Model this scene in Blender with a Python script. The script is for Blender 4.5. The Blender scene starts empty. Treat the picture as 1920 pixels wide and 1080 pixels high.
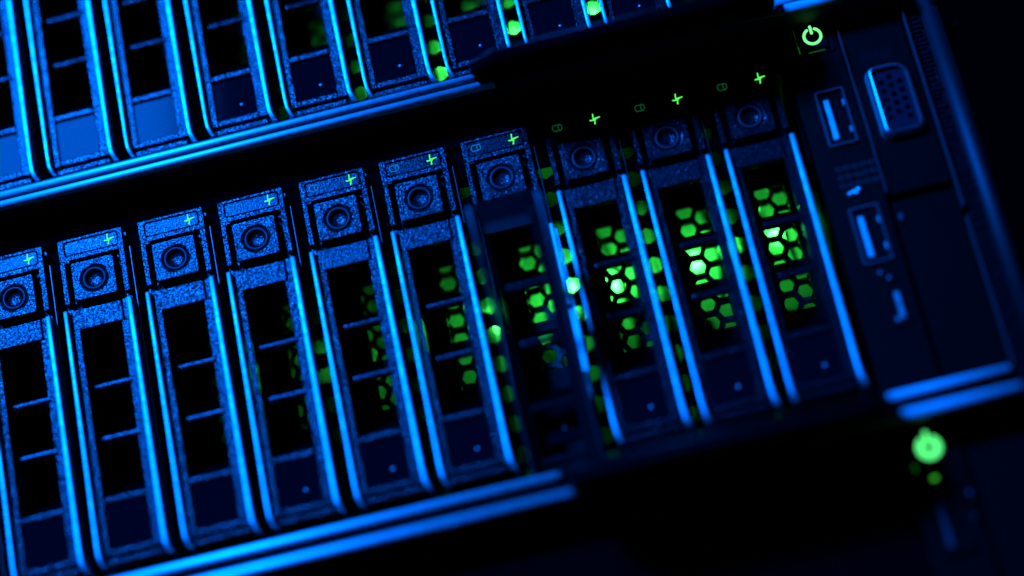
import bpy, bmesh, math, random
from mathutils import Vector, Matrix
random.seed(4)
S = 0.001                      # everything below is written in millimetres
sc = bpy.context.scene
COL = sc.collection

# ------------------------------------------------------------------ camera
cam_d = bpy.data.cameras.new('camera')
cam = bpy.data.objects.new('camera', cam_d); COL.objects.link(cam)
yaw, pitch, roll = 0.0532119, 0.3629288, -0.2199572
ca, sa, cb, sb = math.cos(yaw), math.sin(yaw), math.cos(pitch), math.sin(pitch)
fwd = Vector((-sa*cb, ca*cb, sb))
r0 = Vector((ca, sa, 0)); u0 = r0.cross(fwd)
rt = r0*math.cos(roll) + u0*math.sin(roll)
up = u0*math.cos(roll) - r0*math.sin(roll)
M = Matrix((rt, up, -fwd)).transposed().to_4x4()
M.translation = Vector((125.187, -382.893, -170.371))*S
cam.matrix_world = M
cam_d.sensor_width = 36
cam_d.lens = 3699.35/1920*36
cam_d.clip_start = 0.01; cam_d.clip_end = 20
cam_d.dof.use_dof = True
cam_d.dof.focus_distance = 0.4245
cam_d.dof.aperture_fstop = 2.7
sc.camera = cam

# ------------------------------------------------------------------ world and lamps
w = bpy.data.worlds.new('World'); sc.world = w; w.use_nodes = True
w.node_tree.nodes['Background'].inputs[0].default_value = (0.0, 0.08, 1.0, 1)
w.node_tree.nodes['Background'].inputs[1].default_value = 0.002
sc.view_settings.view_transform = 'Standard'; sc.view_settings.look = 'None'
sc.view_settings.exposure = 0; sc.view_settings.gamma = 1
sc.cycles.use_denoising = True
sc.cycles.max_bounces = 8
sc.cycles.caustics_reflective = False; sc.cycles.caustics_refractive = False

def area(name, loc, target, sx, sy, power, color):
    l = bpy.data.lights.new(name, 'AREA'); l.shape = 'RECTANGLE'; l.size = sx*S; l.size_y = sy*S
    l.energy = power; l.color = color
    o = bpy.data.objects.new(name, l); COL.objects.link(o)
    o.location = Vector(loc)*S
    o.rotation_euler = (Vector(target)-Vector(loc)).to_track_quat('-Z', 'Y').to_euler()
    return o
area('blue_key_light', (-178, -600, 362), (60, 0, 20), 180, 120, 32, (0.0, 0.145, 1.0))

# ------------------------------------------------------------------ materials
def mat(name, base=(.03, .03, .03), rough=.4, metal=0.0, spec=.5, bump=None, emit=None, rnoise=0, grain=None):
    m = bpy.data.materials.new(name); m.use_nodes = True
    nt = m.node_tree; b = nt.nodes['Principled BSDF']
    b.inputs['Base Color'].default_value = (*base, 1)
    b.inputs['Roughness'].default_value = rough
    b.inputs['Metallic'].default_value = metal
    b.inputs['Specular IOR Level'].default_value = spec
    if emit:
        b.inputs['Emission Color'].default_value = (*emit[0], 1)
        b.inputs['Emission Strength'].default_value = emit[1]
    g = nt.nodes.new('ShaderNodeNewGeometry')
    if bump:
        last = None
        for sc_, st, dist in bump:
            n = nt.nodes.new('ShaderNodeTexNoise'); n.inputs['Scale'].default_value = sc_
            n.inputs['Detail'].default_value = 2.0; n.inputs['Roughness'].default_value = .55
            nt.links.new(g.outputs['Position'], n.inputs['Vector'])
            bp = nt.nodes.new('ShaderNodeBump'); bp.inputs['Strength'].default_value = st
            bp.inputs['Distance'].default_value = dist
            nt.links.new(n.outputs['Fac'], bp.inputs['Height'])
            if last: nt.links.new(last.outputs[0], bp.inputs['Normal'])
            last = bp
        nt.links.new(last.outputs[0], b.inputs['Normal'])
    if grain:                                   # gloss that varies from grain to grain of the moulded texture
        n = nt.nodes.new('ShaderNodeTexNoise'); n.inputs['Scale'].default_value = grain[0]
        n.inputs['Detail'].default_value = 1.5; n.inputs['Roughness'].default_value = .6
        nt.links.new(g.outputs['Position'], n.inputs['Vector'])
        mr = nt.nodes.new('ShaderNodeMapRange'); mr.interpolation_type = 'SMOOTHSTEP'
        mr.inputs['From Min'].default_value = .40; mr.inputs['From Max'].default_value = .66
        mr.inputs['To Min'].default_value = grain[1]; mr.inputs['To Max'].default_value = grain[2]
        nt.links.new(n.outputs['Fac'], mr.inputs['Value'])
        nt.links.new(mr.outputs[0], b.inputs['Specular IOR Level'])
    if rnoise:
        n = nt.nodes.new('ShaderNodeTexNoise'); n.inputs['Scale'].default_value = 900
        n.inputs['Detail'].default_value = 4
        nt.links.new(g.outputs['Position'], n.inputs['Vector'])
        mr = nt.nodes.new('ShaderNodeMapRange')
        mr.inputs['From Min'].default_value = .3; mr.inputs['From Max'].default_value = .7
        mr.inputs['To Min'].default_value = max(.03, rough-rnoise); mr.inputs['To Max'].default_value = rough+rnoise
        nt.links.new(n.outputs['Fac'], mr.inputs['Value'])
        nt.links.new(mr.outputs[0], b.inputs['Roughness'])
    return m

GRAIN = mat('textured_black_plastic', (.005, .005, .007), .18, 0, .26, [(1900, 1.0, .00008), (4200, 1.0, .00005)], grain=(2900, .02, .36))
FINE = mat('fine_grained_black_plastic', (.005, .005, .007), .18, 0, .26, [(3000, 1.0, .00006)], grain=(3600, .05, .26))
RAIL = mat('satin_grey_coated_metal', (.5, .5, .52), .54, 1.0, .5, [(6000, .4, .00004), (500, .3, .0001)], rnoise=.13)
LIP = mat('satin_anodised_metal', (.8, .8, .82), .62, 1.0, .5, [(5000, .2, .00003)], rnoise=.05)
GLOSS = mat('glossy_black_plastic', (.004, .004, .006), .16, 0, .4, rnoise=.05)
FILM = mat('smooth_black_film', (.002, .002, .004), .06, 0, .014)
EAR = mat('satin_dark_metal', (.035, .035, .04), .6, 1.0, .5, [(2600, .5, .0001)])
PALE = mat('pale_for_lit_rib', (.32, .34, .37), .5, 0, .4, [(3000, .3, .00004)])
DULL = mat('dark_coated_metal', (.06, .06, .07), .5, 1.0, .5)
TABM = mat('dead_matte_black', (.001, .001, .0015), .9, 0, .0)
MATTE = mat('matte_black_plastic', (.002, .002, .003), .4, 0, .06, [(2500, .4, .0001)])
PANEL = mat('soft_black_plastic', (.0007, .0007, .001), .28, 0, .2, [(2600, .5, .0001)])
DARKMETAL = mat('black_coated_steel', (.008, .008, .01), .32, 0, .5, [(1800, .2, .00005)], rnoise=.08)
RING = mat('smooth_dark_plastic', (.02, .025, .03), .4, 0, .2)
STEEL = mat('port_shell_steel', (.5, .5, .52), .4, 1, .5, rnoise=.05)
VINYL = mat('dark_blue_port_insert', (.006, .007, .014), .35, 0, .12)
BOARD = mat('pale_circuit_board', (.5, .55, .5), .55, 0, .4, [(500, .3, .0002)])
LED = mat('lit_green_led', (.0, .1, .02), .4, 0, .3, emit=((.05, 1.0, .10), 16))
ICON = mat('lit_green_icon', (.0, .02, .002), .6, 0, .0, emit=((.09, 1.0, .12), 1.3))
POWER = mat('lit_green_power_symbol', (.0, .1, .02), .4, 0, .3, emit=((.16, 1.0, .26), 1.5))
POWER_LOW = mat('lit_green_power_symbol_bright', (.0, .1, .02), .4, 0, .3, emit=((.10, 1.0, .22), 1.4))
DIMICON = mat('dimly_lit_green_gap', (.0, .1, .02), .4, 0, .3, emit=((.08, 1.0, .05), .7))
FAINT = mat('faintly_lit_green_print', (.04, .1, .1), .5, 0, .3, emit=((.04, 1.0, .30), .08))
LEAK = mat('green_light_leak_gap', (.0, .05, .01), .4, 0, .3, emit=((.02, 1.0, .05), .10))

# ------------------------------------------------------------------ mesh helpers
class MB:
    def __init__(s): s.v = []; s.f = []; s.sm = []
    def add(s, vs, fs, smooth=False):
        o = len(s.v); s.v += [tuple(p) for p in vs]
        for f in fs: s.f.append(tuple(i+o for i in f)); s.sm.append(smooth)
    def loops(s, loops, cap0=False, cap1=False, smooth=False, closed=True):
        n = len(loops[0]); vs = [p for l in loops for p in l]; fs = []
        for i in range(len(loops)-1):
            for j in range(n if closed else n-1):
                k = (j+1) % n
                fs.append((i*n+j, i*n+k, (i+1)*n+k, (i+1)*n+j))
        s.add(vs, fs, smooth)
        o = len(s.v)-len(vs)
        if cap0: s.f.append(tuple(range(o+n-1, o-1, -1))); s.sm.append(False)
        if cap1: s.f.append(tuple(range(o+(len(loops)-1)*n, o+len(loops)*n))); s.sm.append(False)
        return s
    def slab(s, pts, y0, y1, b=.1):            # closed outline (x,z), front at y0, back at y1, bevelled front
        pin = inset(pts, b)
        L = [[(x, y1, z) for x, z in pts], [(x, y0+b, z) for x, z in pts], [(x, y0, z) for x, z in pin]]
        return s.loops(L, True, True)
    def ring(s, out, inn, y0, y1, b=.08):      # plate with an opening; both outlines with equal point counts
        oi = inset(out, b); io = inset(inn, -b)
        L = [[(x, y1, z) for x, z in out], [(x, y0+b, z) for x, z in out], [(x, y0, z) for x, z in oi],
             [(x, y0, z) for x, z in io], [(x, y0+b, z) for x, z in inn], [(x, y1, z) for x, z in inn], [(x, y1, z) for x, z in out]]
        return s.loops(L)
    def box(s, x0, x1, y0, y1, z0, z1, b=.08):
        return s.slab([(x0, z0), (x1, z0), (x1, z1), (x0, z1)], y0, y1, b)
    def revolve(s, prof, cx, cz, n=32, cap=True, smooth=True):   # profile (r, y) about an axis along y
        L = [[(cx+r*math.cos(2*math.pi*j/n), y, cz+r*math.sin(2*math.pi*j/n)) for j in range(n)] for r, y in prof]
        return s.loops(L, False, cap and prof[-1][0] > 0, smooth)
    def stroke(s, pts, wd, y, th=.06, n=8):    # rounded strokes lying in the x-z plane
        for (x0, z0), (x1, z1) in zip(pts[:-1], pts[1:]):
            a = math.atan2(z1-z0, x1-x0); o = []
            for i in range(n+1): t = a+math.pi/2+math.pi*i/n; o.append((x0+wd/2*math.cos(t), z0+wd/2*math.sin(t)))
            for i in range(n+1): t = a-math.pi/2+math.pi*i/n; o.append((x1+wd/2*math.cos(t), z1+wd/2*math.sin(t)))
            s.slab(o, y-th, y, .015)
            y -= .002
        return s
    def mesh(s, name):
        me = bpy.data.meshes.new(name)
        me.from_pydata([(x*S, y*S, z*S) for x, y, z in s.v], [], s.f)
        for p, sm in zip(me.polygons, s.sm): p.use_smooth = sm
        bm = bmesh.new(); bm.from_mesh(me); bmesh.ops.remove_doubles(bm, verts=bm.verts, dist=1e-7)
        bmesh.ops.recalc_face_normals(bm, faces=bm.faces); bm.to_mesh(me); bm.free()
        me.update(); return me

def inset(pts, b):
    n = len(pts); A = sum(pts[i][0]*pts[(i+1) % n][1]-pts[(i+1) % n][0]*pts[i][1] for i in range(n))
    sg = 1 if A > 0 else -1; out = []
    for i in range(n):
        p, q, r = pts[i-1], pts[i], pts[(i+1) % n]
        def nrm(a, c):
            dx, dz = c[0]-a[0], c[1]-a[1]; l = math.hypot(dx, dz) or 1
            return (-dz/l*sg, dx/l*sg)
        n1, n2 = nrm(p, q), nrm(q, r)
        mx, mz = n1[0]+n2[0], n1[1]+n2[1]; d = 1+n1[0]*n2[0]+n1[1]*n2[1]
        d = max(d, .35)
        out.append((q[0]+mx/d*b, q[1]+mz/d*b))
    return out

def rrect(x0, x1, z0, z1, r=.4, n=4, rs=None):
    rs = rs or (r, r, r, r); o = []            # corner order: bl, br, tr, tl
    for (cx, cz, a), q in zip(((x0, z0, 180), (x1, z0, 270), (x1, z1, 0), (x0, z1, 90)), rs):
        q = max(q, .01)
        ccx = cx+q if a in (180, 90) else cx-q; ccz = cz+q if a in (180, 270) else cz-q
        for i in range(n+1):
            t = math.radians(a+90*i/n); o.append((ccx+q*math.cos(t), ccz+q*math.sin(t)))
    return o
def circ(cx, cz, r, n, a0=225): return [(cx+r*math.cos(math.radians(a0+360*(i+.5)/n)), cz+r*math.sin(math.radians(a0+360*(i+.5)/n))) for i in range(n)]

def part(name, mb, m, parent=None, label=None, kind=None):
    me = mb if isinstance(mb, bpy.types.Mesh) else mb.mesh(name)
    if not me.materials: me.materials.append(m)
    o = bpy.data.objects.new(name, me); COL.objects.link(o)
    if parent: o.parent = parent
    if label: o['label'] = label
    if kind: o['kind'] = kind
    return o
def thing(name, loc, label, cat, group=None):
    o = bpy.data.objects.new(name, None); COL.objects.link(o); o.location = Vector(loc)*S
    o.empty_display_size = .005
    o['label'] = label; o['category'] = cat
    if group: o['group'] = group
    return o
def copy_tree(o, parent=None):
    c = o.copy(); COL.objects.link(c)
    if parent: c.parent = parent
    for ch in kids.get(o.name, []): copy_tree(ch, c)
    return c

# ------------------------------------------------------------------ one drive carrier (origin: centre of its release button)
HINGE = (-.0, -61.0)
def build_carrier():
    t = thing('drive_carrier', (0, 0, 0), '', 'drive carrier')
    # upper bezel
    m = MB()
    m.ring(rrect(-7.3, 7.1, 5.45, 10.4, .25), rrect(-6.05, 6.1, 6.45, 9.85, .55), 0, 1.6, .07)
    m.box(-7.3, -6.25, 0, 3, -4.5, 5.45, .08); m.box(5.95, 7.1, 0, 3, -4.5, 5.45, .08)
    m.box(-7.3, -6.25, 1.5, 3, -6.3, -4.5, .05); m.box(5.95, 7.1, 1.5, 3, -6.3, -4.5, .05)
    m.box(-6.25, -5.2, .1, 3, 4.95, 5.45, .05)
    m.box(5.15, 5.95, .5, 3, 3.6, 4.4, .15)
    part('bezel', m, GRAIN, t)
    # recess behind the button
    m = MB(); m.box(-7.2, 7.0, 3, 4, -10.5, 10.3, .02); part('recess', m, MATTE, t)
    # label plate and its printed / lit icons
    m = MB(); m.slab(rrect(-5.82, 5.87, 6.68, 9.62, .42), .12, 1.5, .08); lp = part('label_plate', m, FINE, t)
    m = MB()
    for pts, wd in (([(-.2, 1.22), (-.3, .2)], .27), ([(-.3, .14), (1.1, .24)], .24), ([(-.25, .1), (.5, .12)], .36), ([(-1.0, -.1), (.1, -.2)], .3), ([(.0, -.2), (-.16, -1.0)], .27)):
        m.stroke([(4.05+x, 8.2+z) for x, z in pts], wd*.82, .10)
        m.stroke([(4.05+x, 8.2+z) for x, z in ([(-.16, -.98), (-.16, -1.02)])], .33, .095)
    part('activity_icon', m, ICON, lp)
    m = MB()
    m.stroke([(-4.75, 7.6), (-3.55, 7.6)], .17, .11); m.stroke([(-4.75, 9.0-.02), (-3.55, 9.0-.02)], .17, .105)
    def arc(cx, cz, rx, rz, a0, a1, n=10): return [(cx+rx*math.cos(math.radians(a0+(a1-a0)*i/n)), cz+rz*math.sin(math.radians(a0+(a1-a0)*i/n))) for i in range(n+1)]
    m.stroke(arc(-4.75, 8.29, .42, .69, 90, 270), .17, .115, n=4)
    m.stroke(arc(-3.55, 8.29, .4, .69, 0, 360, 16), .17, .085, n=4)
    part('drive_icon', m, FAINT, lp)
    # release button: funnel, ring and dish
    N = 40
    sq = rrect(-4.95, 4.5, -4.3, 4.5, .55, n=9)
    m = MB()
    pin = inset(sq, .12); c0 = circ(-.15, 0, 3.35, N)
    L = [[(x, 3, z) for x, z in sq], [(x, -.18, z) for x, z in sq], [(x, -.3, z) for x, z in pin], [(x, -.3, z) for x, z in c0]]
    for r, y in ((3.1, -.24), (2.8, -.02), (2.6, .2), (2.05, .25), (1.98, .42), (1.75, .62), (1.35, .78), (.8, .86), (.3, .89)):
        L.append([(x, y, z) for x, z in circ(-.15, 0, r, N)])
    m.loops(L[:3], True); m.loops(L[2:4]); m.loops(L[3:], False, True, smooth=True)
    m.box(-4.95, -4.55, -.15, 2, -5.1, -4.3, .06)
    rb = part('release_button', m, GRAIN, t)
    m = MB(); m.revolve([(2.62, .25), (2.6, -.1), (2.5, -.27), (2.3, -.33), (2.12, -.25), (2.02, .0), (2.0, .35)], -.15, 0, 48, cap=False)
    part('indicator_ring', m, RING, rb)
    # handle: face frame with crossbar, two rails, two cross fins
    m = MB()
    m.box(-6.15, -4.85, -.05, 2.2, -60.9, -6.25, .1)
    m.box(5.15, 6.45, -.05, 2.2, -11.0, -6.15, .1)
    m.box(4.35, 6.45, -.02, 2.2, -60.9, -11.0, .12)
    m.box(-4.85, 4.35, -.1, 2.2, -49.9, -48.5, .25)
    m.box(-4.85, 4.35, -.05, 1.6, -61.0, -59.6, .2)
    wb = MB(); wb.slab([(-4.85, -48.4), (4.35, -48.4), (4.35, -46.6), (2.0, -46.7), (.4, -46.9), (-1.6, -47.5), (-4.85, -48.2)], 1.4, 2.0, .12)
    m.slab(rrect(-6.2, 6.3, -62.9, -61.2, .3), .5, 3, .4)
    hd = part('handle', m, GRAIN, t)
    part('window_sill', wb, TABM, hd)
    m = MB(); m.slab([(-6.1, -10.9), (4.85, -10.9), (4.85, -6.3), (-5.0, -6.3), (-5.3, -6.15), (-6.1, -6.15)], -.15, 2.0, .14)
    part('crossbar', m, GRAIN, hd)
    for sx, x0, wd in ((-1, -6.95, .78), (1, 7.1, .95)):
        m = MB(); L = []
        for z, dx, dy in ((-6.7, 0, .25), (-7.0, 0, 0), (-20, 0, 0), (-40, 0, 0), (-58.5, 0, 0), (-61.2, .12, -.1), (-62.6, .5, .1), (-63.3, .9, .7)):
            P = [(-wd/2, 3)]
            for i in range(9):
                a = math.pi*(1-i/8); P.append((wd/2*(abs(math.cos(a))**.35*(1 if math.cos(a) > 0 else -1) if i != 4 else 0), -1.75-.27*math.sin(a)**.6 if 0 < i < 8 else -1.75))
            P.append((wd/2, 3))
            L.append([(x0+dx+x, y+dy, z) for x, y in P])
        m.loops(L, True, True, smooth=True)
        o = part('rail', m, RAIL, hd)
    for z in (-24.6, -36.2):
        m = MB()
        L = []
        for x, r in ((-3.35, .3), (-3.2, .58), (-2.9, .68), (4.9, .68)):
            L.append([(x, -.1+(1.6 if math.sin(a) < -.2 and 0 else 0)+.5*r*(-math.cos(a))+ (1.2 if math.cos(a) < -.3 else 0), z+r*math.sin(a)) for a in [2*math.pi*i/12 for i in range(12)]])
        m.loops(L, True, True, smooth=False)
        part('fin', m, FINE, hd)
    # lower blank panel with a dimple
    out = [(-5.3, -59.55), (4.3, -59.55), (4.3, -50.0), (-3.6, -50.0), (-4.7, -50.6), (-5.3, -51.6)]
    def dense(poly, per):
        o = []
        for i in range(len(poly)):
            a, b_ = poly[i], poly[(i+1) % len(poly)]
            for j in range(per): o.append((a[0]+(b_[0]-a[0])*j/per, a[1]+(b_[1]-a[1])*j/per))
        return o
    o_ = dense(out, 6); cx, cz = -.3, -54.6
    c_ = []
    for x, z in o_:
        a = math.atan2(z-cz, x-cx); c_.append((math.cos(a), math.sin(a)))
    m = MB()
    L = [[(x, 2.4, z) for x, z in o_], [(x, .75, z) for x, z in inset(o_, .0)], [(x, .65, z) for x, z in inset(o_, .1)]]
    L2 = [[(cx+r*c, y, cz+r*s_) for c, s_ in c_] for r, y in ((1.5, .65), (1.3, .72), (1.0, 1.0), (.7, 1.2), (.35, 1.3), (.1, 1.32))]
    m.loops(L+[L2[0]], True); m.loops(L2, False, True, smooth=True)
    bp = part('blank_panel', m, GLOSS, t)
    m = MB(); m.revolve([(.42, .7), (.4, .5), (.3, .33), (.15, .24), (.02, .22)], 1.05, -56.7, 16); part('rivet', m, STEEL, bp)  # steel dome added to give the dimple its bright dot
    # sled sides and inner shroud with openings
    m = MB()
    m.box(-7.3, -6.9, 3, 38, -62, 10.2, .02); m.box(6.75, 7.15, 3, 38, -62, 10.2, .02)
    m.box(-6.9, 6.75, 4, 38, 9.6, 10.0, .02); m.box(-6.9, 6.75, 4, 38, -62, -61.6, .02)
    part('drive_sled', m, DARKMETAL, t)
    m = MB()
    m.box(-6.9, -1.7, 22.0, 23, -61, 9.5, .02); m.box(5.1, 6.75, 22.0, 23, -61, 9.5, .02)
    m.box(-1.7, 5.1, 22.0, 23, -7.5, 9.5, .02); m.box(-1.7, 5.1, 22.0, 23, -61, -37.0, .02)
    m.box(-1.7, 5.1, 20.6, 23, -16.9, -14.9, .05); m.box(-1.7, 5.1, 20.6, 23, -28.6, -26.2, .05)
    part('inner_shroud', m, MATTE, t)
    # honeycomb grille: real hexagonal cells
    m = MB(); p = 4.45; R = p/math.sqrt(3); rh = R*.735
    for c in range(-1, 2):
        x = .3+c*p*.83
        for j in range(-9, -1+1):
            z = j*p + (0 if c % 2 == 0 else -p/2) - .2 + 2.2
            if z < -40 or z > -4: continue
            h = lambda r: [(x+r*math.cos(math.radians(60*i))*.96, z+r*math.sin(math.radians(60*i))) for i in range(6)]
            o, i_ = h(R), h(rh)
            m.loops([[(a, 24.6, b) for a, b in o], [(a, 24.6, b) for a, b in i_], [(a, 25.8, b) for a, b in i_], [(a, 25.8, b) for a, b in o]])
    part('honeycomb_grille', m, DARKMETAL, t)
    return t

kids = {}
def index():
    kids.clear()
    for o in bpy.data.objects:
        if o.parent: kids.setdefault(o.parent.name, []).append(o)

P = 17.978
proto = build_carrier(); index()
ordn = ['leftmost', 'second from the left', 'third from the left', 'fourth from the left', 'fifth from the left', 'sixth from the left', 'seventh', 'third from the right', 'second from the right', 'rightmost']
mid_labels = [
 'black drive carrier cut by the left edge, leftmost in the middle row',
 'black drive carrier with bright grained button, second in the middle row',
 'black drive carrier with bright grained button, third in the middle row',
 'black drive carrier with no green in its window, fourth in the middle row',
 'black drive carrier with blue glint on its bottom panel, fifth in the middle row',
 'black drive carrier with green at its window edge, directly left of the swung-out handle',
 'black drive carrier of the middle row whose shade-darkened handle is swung out towards the viewer',
 'black drive carrier with green honeycomb, directly right of the swung-out handle',
 'black drive carrier with shadowed label and green honeycomb, second from the port panel',
 'black drive carrier with shadowed label and green honeycomb, directly beside the port panel']
up_labels = [
 'blue-lit drive carrier cut by the left edge, leftmost in the upper row',
 'drive carrier with shiny blue bottom panel, second from the left in the upper row',
 'drive carrier with shiny blue bottom panel, third from the left in the upper row',
 'drive carrier with dark bottom panel beside the shiny blue ones, fourth in the upper row',
 'drive carrier with dark dimpled bottom panel, fifth in the upper row',
 'drive carrier in the upper row just before the bright rail meets the pull tab',
 'drive carrier in the upper row half hidden by the left end of the pull tab',
 'drive carrier in the upper row behind the black pull tab, between two bright green gaps',
 'rightmost visible drive carrier of the upper row behind the pull tab']
m = MB(); m.slab(rrect(-5.3, 4.3, -59.5, -50.0, .6, rs=(.8, .8, .8, 1.5)), .6, 2.4, .1)
film_mesh = m.mesh('film_panel'); film_mesh.materials.append(FILM)
doomed = []
for row, labels, x0, z0, grp in ((0, mid_labels, 0, 0, 'drive carriers in the middle server'), (1, up_labels, .53, 88.9, 'drive carriers in the upper server')):
    for k, lb in enumerate(labels):
        c = proto if (row == 0 and k == 0) else copy_tree(proto)
        c.location = Vector((x0+P*k+random.uniform(-.1, .1), random.uniform(-.15, .2), z0+random.uniform(-.12, .12)))*S
        c.rotation_euler = (0, math.radians(random.uniform(-.12, .12)), 0)
        c['label'] = lb; c['group'] = grp
        if row == 0 and k == 6: open_carrier = c
        if k < 3:
            for o in [q for q in bpy.data.objects if q.parent == c and q.name.startswith('blank_panel')]:
                o.data = film_mesh
                doomed += [q for q in bpy.data.objects if q.parent == o]
for q in doomed: bpy.data.objects.remove(q)
for o in bpy.data.objects:
    if o.name.startswith('honeycomb_grille') and o.parent:
        o.location = Vector((random.uniform(-.35, .35), random.uniform(-.3, .3), random.uniform(-.7, .7)))*S
        o.rotation_euler = (0, math.radians(random.uniform(-2.5, 2.5)), 0)
# the swung-out handle of the seventh carrier
for o in bpy.data.objects:
    if o.parent == open_carrier and o.name.startswith('handle'):
        a = math.radians(24)
        R_ = Matrix.Rotation(a, 4, 'X')          # top tilts towards -y
        T = Matrix.Translation(Vector((0, 0, -61))*S)
        o.matrix_local = Matrix.Translation(Vector((.1, 0, -2.8))*S) @ T @ R_ @ T.inverted()
        o['label'] = 'dark handle swung out from the carrier'
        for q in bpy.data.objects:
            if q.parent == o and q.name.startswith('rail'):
                q.data = q.data.copy(); q.data.materials[0] = DULL  # darker metal put in for the tilted rails' dimmer reflection

m = MB(); m.box(7.35, 8.1, .6, 1.2, -31, -12.5, .1); m.box(7.3, 8.6, .9, 1.5, -46, -32, .1); m.box(7.3, 8.3, .6, 1.2, -62, -47, .1)
m.box(8.35, 8.75, .2, 3.0, -44, -14, .1)
part('side_spring', m, STEEL, open_carrier, 'bright bare metal spring strip beside the swung-out handle')

# ------------------------------------------------------------------ servers
def extr_x(prof, x0, x1, mb=None, smooth=True, ends=.35):
    mb = mb or MB()
    cy = sum(p[0] for p in prof)/len(prof); cz = sum(p[1] for p in prof)/len(prof)
    L = [[(x, y, z) for y, z in prof] for x in (x0, x1)]
    return mb.loops(L, True, True, smooth)
def bead(cy, cz, r, a0, a1, n=8): return [(cy+r*math.cos(math.radians(a0+(a1-a0)*i/n)), cz+r*math.sin(math.radians(a0+(a1-a0)*i/n))) for i in range(n+1)]

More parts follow.
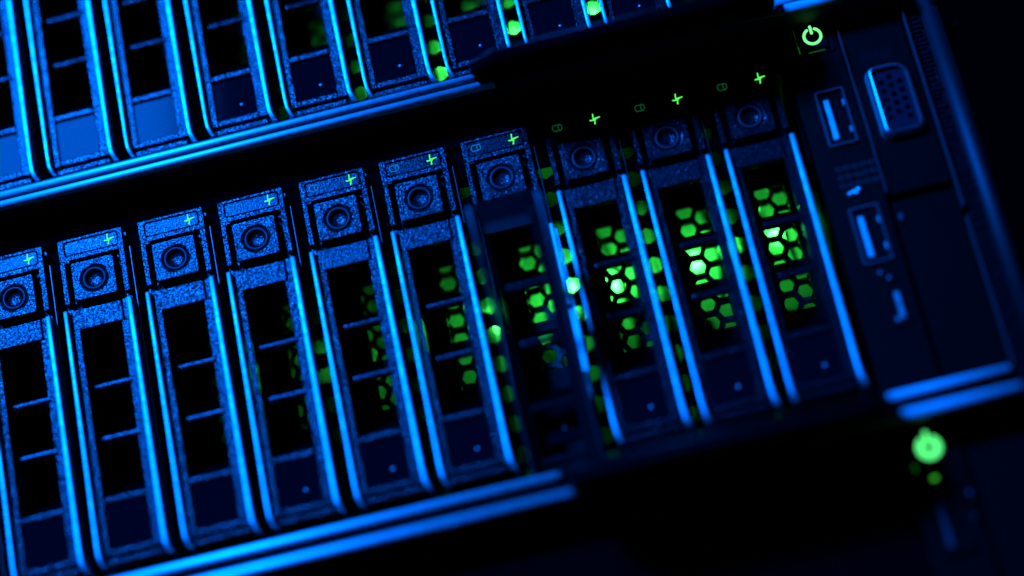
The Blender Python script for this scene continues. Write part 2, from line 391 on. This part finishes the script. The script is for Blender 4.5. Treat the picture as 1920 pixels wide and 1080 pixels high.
def build_server(z0, x0, label, lip1, lip2, bays, leds, ports=True, power_dz=-.25, tab_dz=0, hollow=True):
    t = thing('rack_server', (x0, 0, z0), label, 'server')
    XL, XR = -26, 171.5
    # bottom lip: two rounded ribs and a hollow between them, one rolled profile
    prof = [(6, lip1+1.6), (-.4, lip1+1.4), (-.7, lip1), (-.5, lip1-1.2)]
    prof += [(-.3, lip2+1.9), (-1.2, lip2+1.1), (-6.0, lip2+.7), (-6.3, lip2-.8), (-5, lip2-.95), (6, lip2-1.0)] if hollow else [(-2.2, lip1-2.2), (-5.2, lip2+1.6), (-6.4, lip2+.6), (-6.3, lip2-.8), (-5, lip2-.95), (6, lip2-1.0)]
    RR = 1.15 if hollow else .8
    bl = part('bottom_lip', extr_x(prof, XL, 198.0, smooth=False), MATTE if hollow else EAR, t)
    part('lip_rib', extr_x([(.2, lip1+.9)]+bead(-1.0, lip1, RR, 95, 265)+[(.2, lip1-.9)], XL, 106.4), LIP, bl)
    part('lip_rib', extr_x([(-6, lip2+.9)]+bead(-7.0, lip2, RR, 95, 265)+[(-6, lip2-.9)], XL, 110.5), LIP, bl)
    part('tab_sill', extr_x([(-6, lip2+.8)]+bead(-6.8, lip2, RR-.1, 95, 265)+[(-6, lip2-.8)], 110.7, 173.4), EAR, bl)  # rib under the tab, coloured darker for the tab's shadow
    part('ear_trim', extr_x([(.2, lip1+.7)]+bead(-1.2, lip1, 1.05, 95, 265)+[(.2, lip1-.7)], 172.6, 197.4), PALE, bl, 'rib end below the port panel, coloured pale to look lit')  # same ribs past the tab, coloured pale to look brightly lit
    part('ear_trim', extr_x([(-6, lip2+.7)]+bead(-7.2, lip2, 1.05, 95, 265)+[(-6, lip2-.7)], 173.6, 197.4), PALE, bl, 'rib end below the port panel, coloured pale to look lit')
    # header strip above the carriers
    m = MB(); m.box(XL, 172, 2.6, 6, 10.9, lip2+88.9+1.0 if False else 19.5, .2)
    part('header_strip', m, TABM, t)
    m = MB()
    m.box(XL, 210, 5, 90, 11.5, 12.5, .02); m.box(XL, 210, 6, 90, -64.8, -63.8, .02); m.box(XL-1, XL, 2, 90, -64, 19, .02)
    m.box(171.6, 172.6, 6, 90, -63.7, 11.4, .02)
    part('casing', m, MATTE, t)
    # pull tab standing out of the lip
    m = MB()
    tz = tab_dz
    front, back = -24.0, -3.5
    top = [(107.2, back, -66.0+tz), (106.6, front+6, -70.6+tz), (112.2, front, -71.8+tz), (165.6, front, -71.8+tz), (171.0, front+6, -70.6+tz), (171.6, back, -66.0+tz)]
    th = 2.2
    bot = [(x, y, z-th) for x, y, z in top]
    def shr(L, d, dz): 
        cx = 139; return [(x+(d if x < cx else -d), y+(d if y < -5 else 0), z+dz) for x, y, z in L]
    m.loops([bot, [(x, y, z-.35) for x, y, z in top], shr(top, .35, 0)], True, True)
    pt = part('pull_tab', m, TABM, t)
    m = MB()
    for a, b in zip(top[:-1], top[1:]):
        A, B = Vector(a), Vector(b); d = (B-A).normalized(); u = d.cross(Vector((0, 0, 1))).normalized(); v = d.cross(u)
        m.loops([[tuple(q+u*.3*math.cos(k*math.pi/4)+v*.3*math.sin(k*math.pi/4)) for k in range(8)] for q in (A-d*.1, B+d*.1)], True, True, smooth=True)
    part('tab_edge_glint', m, EAR, pt)  # metal tube added to draw the lit line along the tab's edge
    # bay dividers: a perforated strip in each gap between carriers
    for k in bays:
        m = MB(); xc = P*k + P/2 - .05
        hw, hh, pz = 1.87, 2.05, 6.68
        for j in range(-9, 3):
            z = -5.6+j*pz+0.0
            if z < -62 or z > 4: continue
            o = [(xc-hw, z-pz/2), (xc+hw, z-pz/2), (xc+hw, z+pz/2), (xc-hw, z+pz/2)]
            n6 = [(xc-1.84, z-1.15), (xc-1.84, z+1.15), (xc, z+2.0), (xc+1.84, z+1.15), (xc+1.84, z-1.15), (xc, z-2.0)]
            o6 = [(xc-hw, z-pz/2), (xc-hw, z+pz/2), (xc, z+pz/2), (xc+hw, z+pz/2), (xc+hw, z-pz/2), (xc, z-pz/2)]
            m.loops([[(a, 4.0, b) for a, b in o6], [(a, 4.0, b) for a, b in n6], [(a, 4.7, b) for a, b in n6], [(a, 4.7, b) for a, b in o6]])
            # bowed web between two holes
            zz = z+pz/2
            L = []
            for zc in (zz-1.3, zz-1.15, zz+1.15, zz+1.3):
                e = 0 if abs(zc-zz) < 1.2 else .25
                L.append([(xc-1.15*math.cos(math.pi*i/6), 3.98+e-.45*math.sin(math.pi*i/6), zc) for i in range(7)])
            m.loops(L, True, True, smooth=True)
        m.box(xc-1.87, xc+1.87, 4.0, 4.7, 2.0 if k > 4 else 4.5, 11, .02)
        part('bay_divider', m, TABM, t)
        m = MB(); m.box(P*k+7.95, P*k+8.12, 1.0, 4.5, -60, 6, .03)
        part('divider_ridge', m, DARKMETAL, t)
    # board at the back of the bays
    m = MB(); m.box(XL, 171.4, 60, 62, -63, 11, .02)
    bd = part('circuit_board', m, BOARD, t)
    rr = random.Random(int(z0)+5)
    for i in range(46):  # components added so the board's green glow comes out uneven
        x = rr.uniform(40, 168); z = rr.uniform(-50, 4)
        if any(abs(x-l[0]) < 4.2 and abs(z-l[2]) < 4.2 for l in leds): continue
        m = MB()
        if rr.random() < .35: m.revolve([(r_, y_) for r_, y_ in ((1.5, 59.95), (1.5, 54.6), (1.35, 54.2), (.1, 54.2))], x, z, 14)
        else:
            a_, b_ = rr.uniform(.6, 2.6), rr.uniform(.5, 1.6); m.box(x-a_, x+a_, rr.uniform(57, 59.2), 59.95, z-b_, z+b_, .08)
        part('board_component', m, MATTE if rr.random() < .6 else STEEL, bd)
    # loose dark cables added between the board and the bays to break up the green light
    for i in range(11):
        x0_ = rr.uniform(85, 170); pts = []
        dx = rr.uniform(-9, 9); ph = rr.uniform(0, 6); r_ = rr.uniform(.45, 1.1); yy = rr.uniform(41, 49)
        z_a, z_b = rr.uniform(-62, -20), rr.uniform(-14, 10)
        L = []
        for j in range(13):
            f_ = j/12; x = x0_+dx*f_+1.8*math.sin(ph+4*f_); z = z_a+(z_b-z_a)*f_
            L.append([(x+r_*math.cos(k*math.pi/4), yy+r_*math.sin(k*math.pi/4), z) for k in range(8)])
        m = MB(); m.loops(L, True, True, smooth=True)
        part('cable', m, MATTE if i % 3 else DARKMETAL, t)
    # port panel and ear
    m = MB()
    m.box(172, 184.2, .6, 5.8, -65.0, 21.2, .3)
    part('port_panel', m, PANEL, t)
    m = MB(); m.box(184.25, 184.95, -.5, 5.5, -24, 21.2, .3); part('panel_seam', m, EAR, t)
    m = MB()
    m.box(185.0, 198.2, .5, 5.8, -24.6, 21.2, .4); m.box(185.0, 198.2, 1.1, 5.8, -65, -25.6, .4)
    part('ear_panel', m, PANEL, t)
    m = MB(); m.box(198.3, 199.1, -1.2, 5.8, -31, 21.2, .35); m.box(198.3, 199.1, -.6, 5.8, -66, -33, .35); part('ear_ridge', m, EAR, t)
    m = MB(); m.box(199.1, 202.2, .6, 5.8, -74, 21.2, .1)
    rr = random.Random(3)
    z = -73.5
    while z < 20.6:
        h = .55+.35*rr.random(); x = 199.3+.5*rr.random(); ww = 1.5+1.0*rr.random()
        m.box(x, min(x+ww, 202.0), .2-.3*rr.random(), .7, z, z+h, .12); z += h+.25+.25*rr.random()
    part('ear_knurling', m, GRAIN, t)
    # rounded outer edge of the ear
    prof = [(202.2, 6)]+[(204.3-2.1*math.cos(math.radians(a)), .9-2.1*math.sin(math.radians(a))) for a in range(0, 181, 15)]+[(206.4, 30)]
    m = MB(); m.loops([[(x, y, z) for x, y in prof] for z in (-74.2, 21.5)], True, True, smooth=True)
    part('ear_edge', m, EAR, t)
    # power button
    px, pz = 179.1, 15.1+power_dz
    m = MB(); m.ring(rrect(px-4.4, px+4.1, pz-4.4, pz+4.0, .8), rrect(px-3.7, px+3.4, pz-3.7, pz+3.3, .6), .2, 1.2, .12)
    m.slab(rrect(px-3.3, px+3.0, pz-3.3, pz+3.0, .5), .1, 1.4, .15)
    pb = part('power_button', m, MATTE, t)
    m = MB(); ro, ri = 2.08, 1.5; n = 36; gap = 27
    L = []
    for i in range(n+1):
        a = math.radians(90+gap+(360-2*gap)*i/n)
        c, s_ = math.cos(a), math.sin(a)
        L.append([(px+ro*c, .09, pz+ro*s_), (px+ro*c, .0, pz+ro*s_), (px+ri*c, .0, pz+ri*s_), (px+ri*c, .09, pz+ri*s_)])
    m.loops(L, True, True)
    for sg in (-1, 1):
        a = math.radians(90+sg*gap); rm = (ro+ri)/2
        m.stroke([(px+rm*math.cos(a), pz+rm*math.sin(a)), (px+rm*math.cos(a)+.001, pz+rm*math.sin(a))], ro-ri, .092, .09)
    m.stroke([(px, pz+.75), (px, pz+2.3)], .58, .09, .09)
    part('power_symbol', m, POWER, pb)
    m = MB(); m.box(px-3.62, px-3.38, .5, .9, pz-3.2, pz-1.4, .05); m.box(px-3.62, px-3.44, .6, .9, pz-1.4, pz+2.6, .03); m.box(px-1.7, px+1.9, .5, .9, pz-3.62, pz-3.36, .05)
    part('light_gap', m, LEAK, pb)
    # usb ports
    for zt, zb in ((1.9, -11.2), (-25.4, -38.2)):
        m = MB(); m.ring(rrect(175.9, 182.2, zb, zt, .5), rrect(176.45, 181.7, zb+.55, zt-.55, .3), -.2, 5.5, .12)
        ps = part('usb_port', m, DULL, t)
        m = MB(); m.box(177.3, 178.7, .4, 5, zb+1.6, zt-1.9, .25); part('contact_tongue', m, RAIL, ps)
        m = MB(); m.box(176.5, 181.6, 4.0, 5.2, zb+.6, zt-.6, .05); part('port_floor', m, MATTE, ps)
        m = MB()
        for zz in (zt-3.6, zb+3.2): m.slab(rrect(181.15, 181.75, zz-.8, zz+.8, .25), .0, .9, .15)
        part('spring_clip', m, STEEL, ps)
    # dot grid vent
    for r_ in range(3):
        for c in range(5):
            m = MB(); m.revolve([(.62, .75), (.6, .45), (.5, .35), (.38, .45), (.34, .9)], 176.5+1.72*c, -16.2-1.95*r_, 14, cap=True)
            part('vent_hole', m, RING, t)
    m = MB()
    for dx, dz, r in ((0, 0, .75), (.9, .25, .8), (1.9, .55, .85), (1.3, -.1, .7)):
        m.revolve([(r, .8), (r*.9, .2), (r*.5, -.1), (.08, -.2)], 177.4+dx, -22.2+dz, 14)
    part('port_icon_boss', m, STEEL, t)
    m = MB(); m.revolve([(.85, .8), (.8, .0), (.45, -.35), (.08, -.42)], 178.8, -40.6, 16); m.revolve([(.85, .8), (.8, .0), (.45, -.35), (.08, -.42)], 180.2, -42.1, 16)
    m.slab(rrect(185.4, 186.6, -30.6, -28.6, .5), .2, 1.5, .25)
    part('small_latch', m, DULL, t)
    m = MB(); m.ring(rrect(178.3, 182.4, -52.4, -44.4, .9), rrect(178.9, 181.8, -51.8, -45.0, .6), .1, 4, .1)
    mp = part('mini_port', m, MATTE, t)
    m = MB(); m.box(180.0, 181.3, -.1, 3, -51.0, -45.0, .35); m.box(178.9, 180.0, .2, 3, -51.4, -50.2, .3); part('contact_tongue', m, STEEL, mp)
    # vga connector: D-shaped steel rim with a field of pin holes
    D = rrect(187.6, 196.0, -12.2, 3.6, 1.2, n=4, rs=(1.5, 1.8, 3.2, 1.5))
    Din = inset(D, .7)
    m = MB(); m.loops([[(x, 4, z) for x, z in inset(D, -.5)], [(x, .0, z) for x, z in inset(D, -.5)], [(x, -1.3, z) for x, z in inset(D, -.15)], [(x, -2.0, z) for x, z in inset(D, .3)], [(x, -2.1, z) for x, z in inset(D, .5)], [(x, -1.8, z) for x, z in Din], [(x, 1.0, z) for x, z in Din]], smooth=False)
    vg = part('vga_port', m, STEEL, t)
    m = MB(); m.slab(inset(D, .72), -.9, 1.0, .15); part('connector_insert', m, VINYL, vg)
    for c in range(3):
        for r_ in range(5):
            m = MB(); m.revolve([(.62, -.8), (.62, -1.0), (.5, -1.03), (.4, -.98), (.05, -.95)], 189.9+1.9*c, -.0-2.05*r_+(1.0 if c % 2 else 0) - (.5 if c == 2 else 0), 12, cap=True)
            part('pin_hole', m, TABM, vg)
    m = MB(); m.slab(rrect(187.2, 194.5, 5.6, 8.6, .5), .45, 1.5, .12); part('cover_notch', m, MATTE, t)
    # lamps on the board
    for x, y, z, e, r in leds:
        m = MB(); m.revolve([(1.7, 59.9), (1.7, 58.9), (1.3, 58.2), (.6, 57.8), (.05, 57.7)], x, z, 14)
        l = part('status_led', m, LED, t)
        ld = bpy.data.lights.new('green_led_glow', 'POINT'); ld.energy = e; ld.color = (.03, 1.0, .09); ld.shadow_soft_size = r*S
        lo = bpy.data.objects.new('green_led_glow', ld); COL.objects.link(lo); lo.location = Vector((x, y, z))*S; lo.parent = t
    return t

W = .006
build_server(0, 0, 'middle rack server with a row of green-iconed drive carriers and VGA port at right', -66.7, -72.3, range(-1, 9),
    [(60, 44, -12, W*.22, .6), (97, 50, -10, W*.55, .6), (114.8, 55, -6.0, W*.9, .5), (126, 55, -7.0, W*.9, .5), (145.6, 55, -6.5, W*.8, .5), (166, 48, -5, W*.8, .6)])
build_server(88.9, .53, 'upper rack server cut by the top edge, its lower lip brightly lit blue', -64.7, -69.9, range(-1, 9),
    [(75, 46, -30, W*.3, .6), (94.3, 55, -27.5, W, .6), (114.6, 55, -26.5, W*1.2, .6), (135.3, 55, -26, W, .6)], tab_dz=.4, hollow=False)

# ------------------------------------------------------------------ lower server: plain dark front, only its port side carries lights
def build_lower():
    z0 = -88.9
    t = thing('rack_server', (0, 0, z0), 'lower rack server with plain black front and blurred green power button at the lower right', 'server')
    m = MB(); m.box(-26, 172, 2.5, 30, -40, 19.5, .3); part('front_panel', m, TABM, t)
    m = MB(); m.box(172.2, 184.2, .9, 6, -40, 19.5, .3); m.box(184.9, 206, 1.2, 6, -40, 19.5, .3); part('port_panel', m, PANEL, t)
    px, pz = 178.0, 10.9
    m = MB(); m.slab(rrect(px-3.3, px+3.0, pz-3.3, pz+3.0, .5), .1, 1.4, .15); pb = part('power_button', m, MATTE, t)
    m = MB(); ro, ri = 2.5, .9; n = 36; gap = 27; L = []
    for i in range(n+1):
        a = math.radians(90+gap+(360-2*gap)*i/n); c, s_ = math.cos(a), math.sin(a)
        L.append([(px+ro*c, .09, pz+ro*s_), (px+ro*c, .0, pz+ro*s_), (px+ri*c, .0, pz+ri*s_), (px+ri*c, .09, pz+ri*s_)])
    m.loops(L, True, True); m.stroke([(px, pz+.9), (px, pz+2.9)], .9, .09, .09)
    part('power_symbol', m, POWER_LOW, pb)
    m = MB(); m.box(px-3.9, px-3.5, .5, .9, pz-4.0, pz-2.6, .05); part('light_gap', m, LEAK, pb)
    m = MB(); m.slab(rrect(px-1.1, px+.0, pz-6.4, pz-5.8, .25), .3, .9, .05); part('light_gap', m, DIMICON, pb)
    m = MB(); m.ring(rrect(175.0, 181.5, -11, 2.5, .5), rrect(175.6, 181.0, -10.4, 1.9, .3), -.1, 5, .12); ps = part('usb_port', m, PANEL, t)
    m = MB(); m.box(176.2, 177.6, .3, 5, -9.5, 1.0, .3); part('contact_tongue', m, DULL, ps)
    m = MB()
    for x, z, r in ((183.6, 12.6, .9), (183.2, .2, .9), (182.6, -4.5, .6)): m.revolve([(r, .9), (r*.8, .2), (r*.4, -.1), (.05, -.15)], x, z, 14)
    m.box(181.2, 181.8, .1, 1, -9.0, -3.0, .2)
    part('port_rivets', m, DULL, t)
    return t
build_lower()
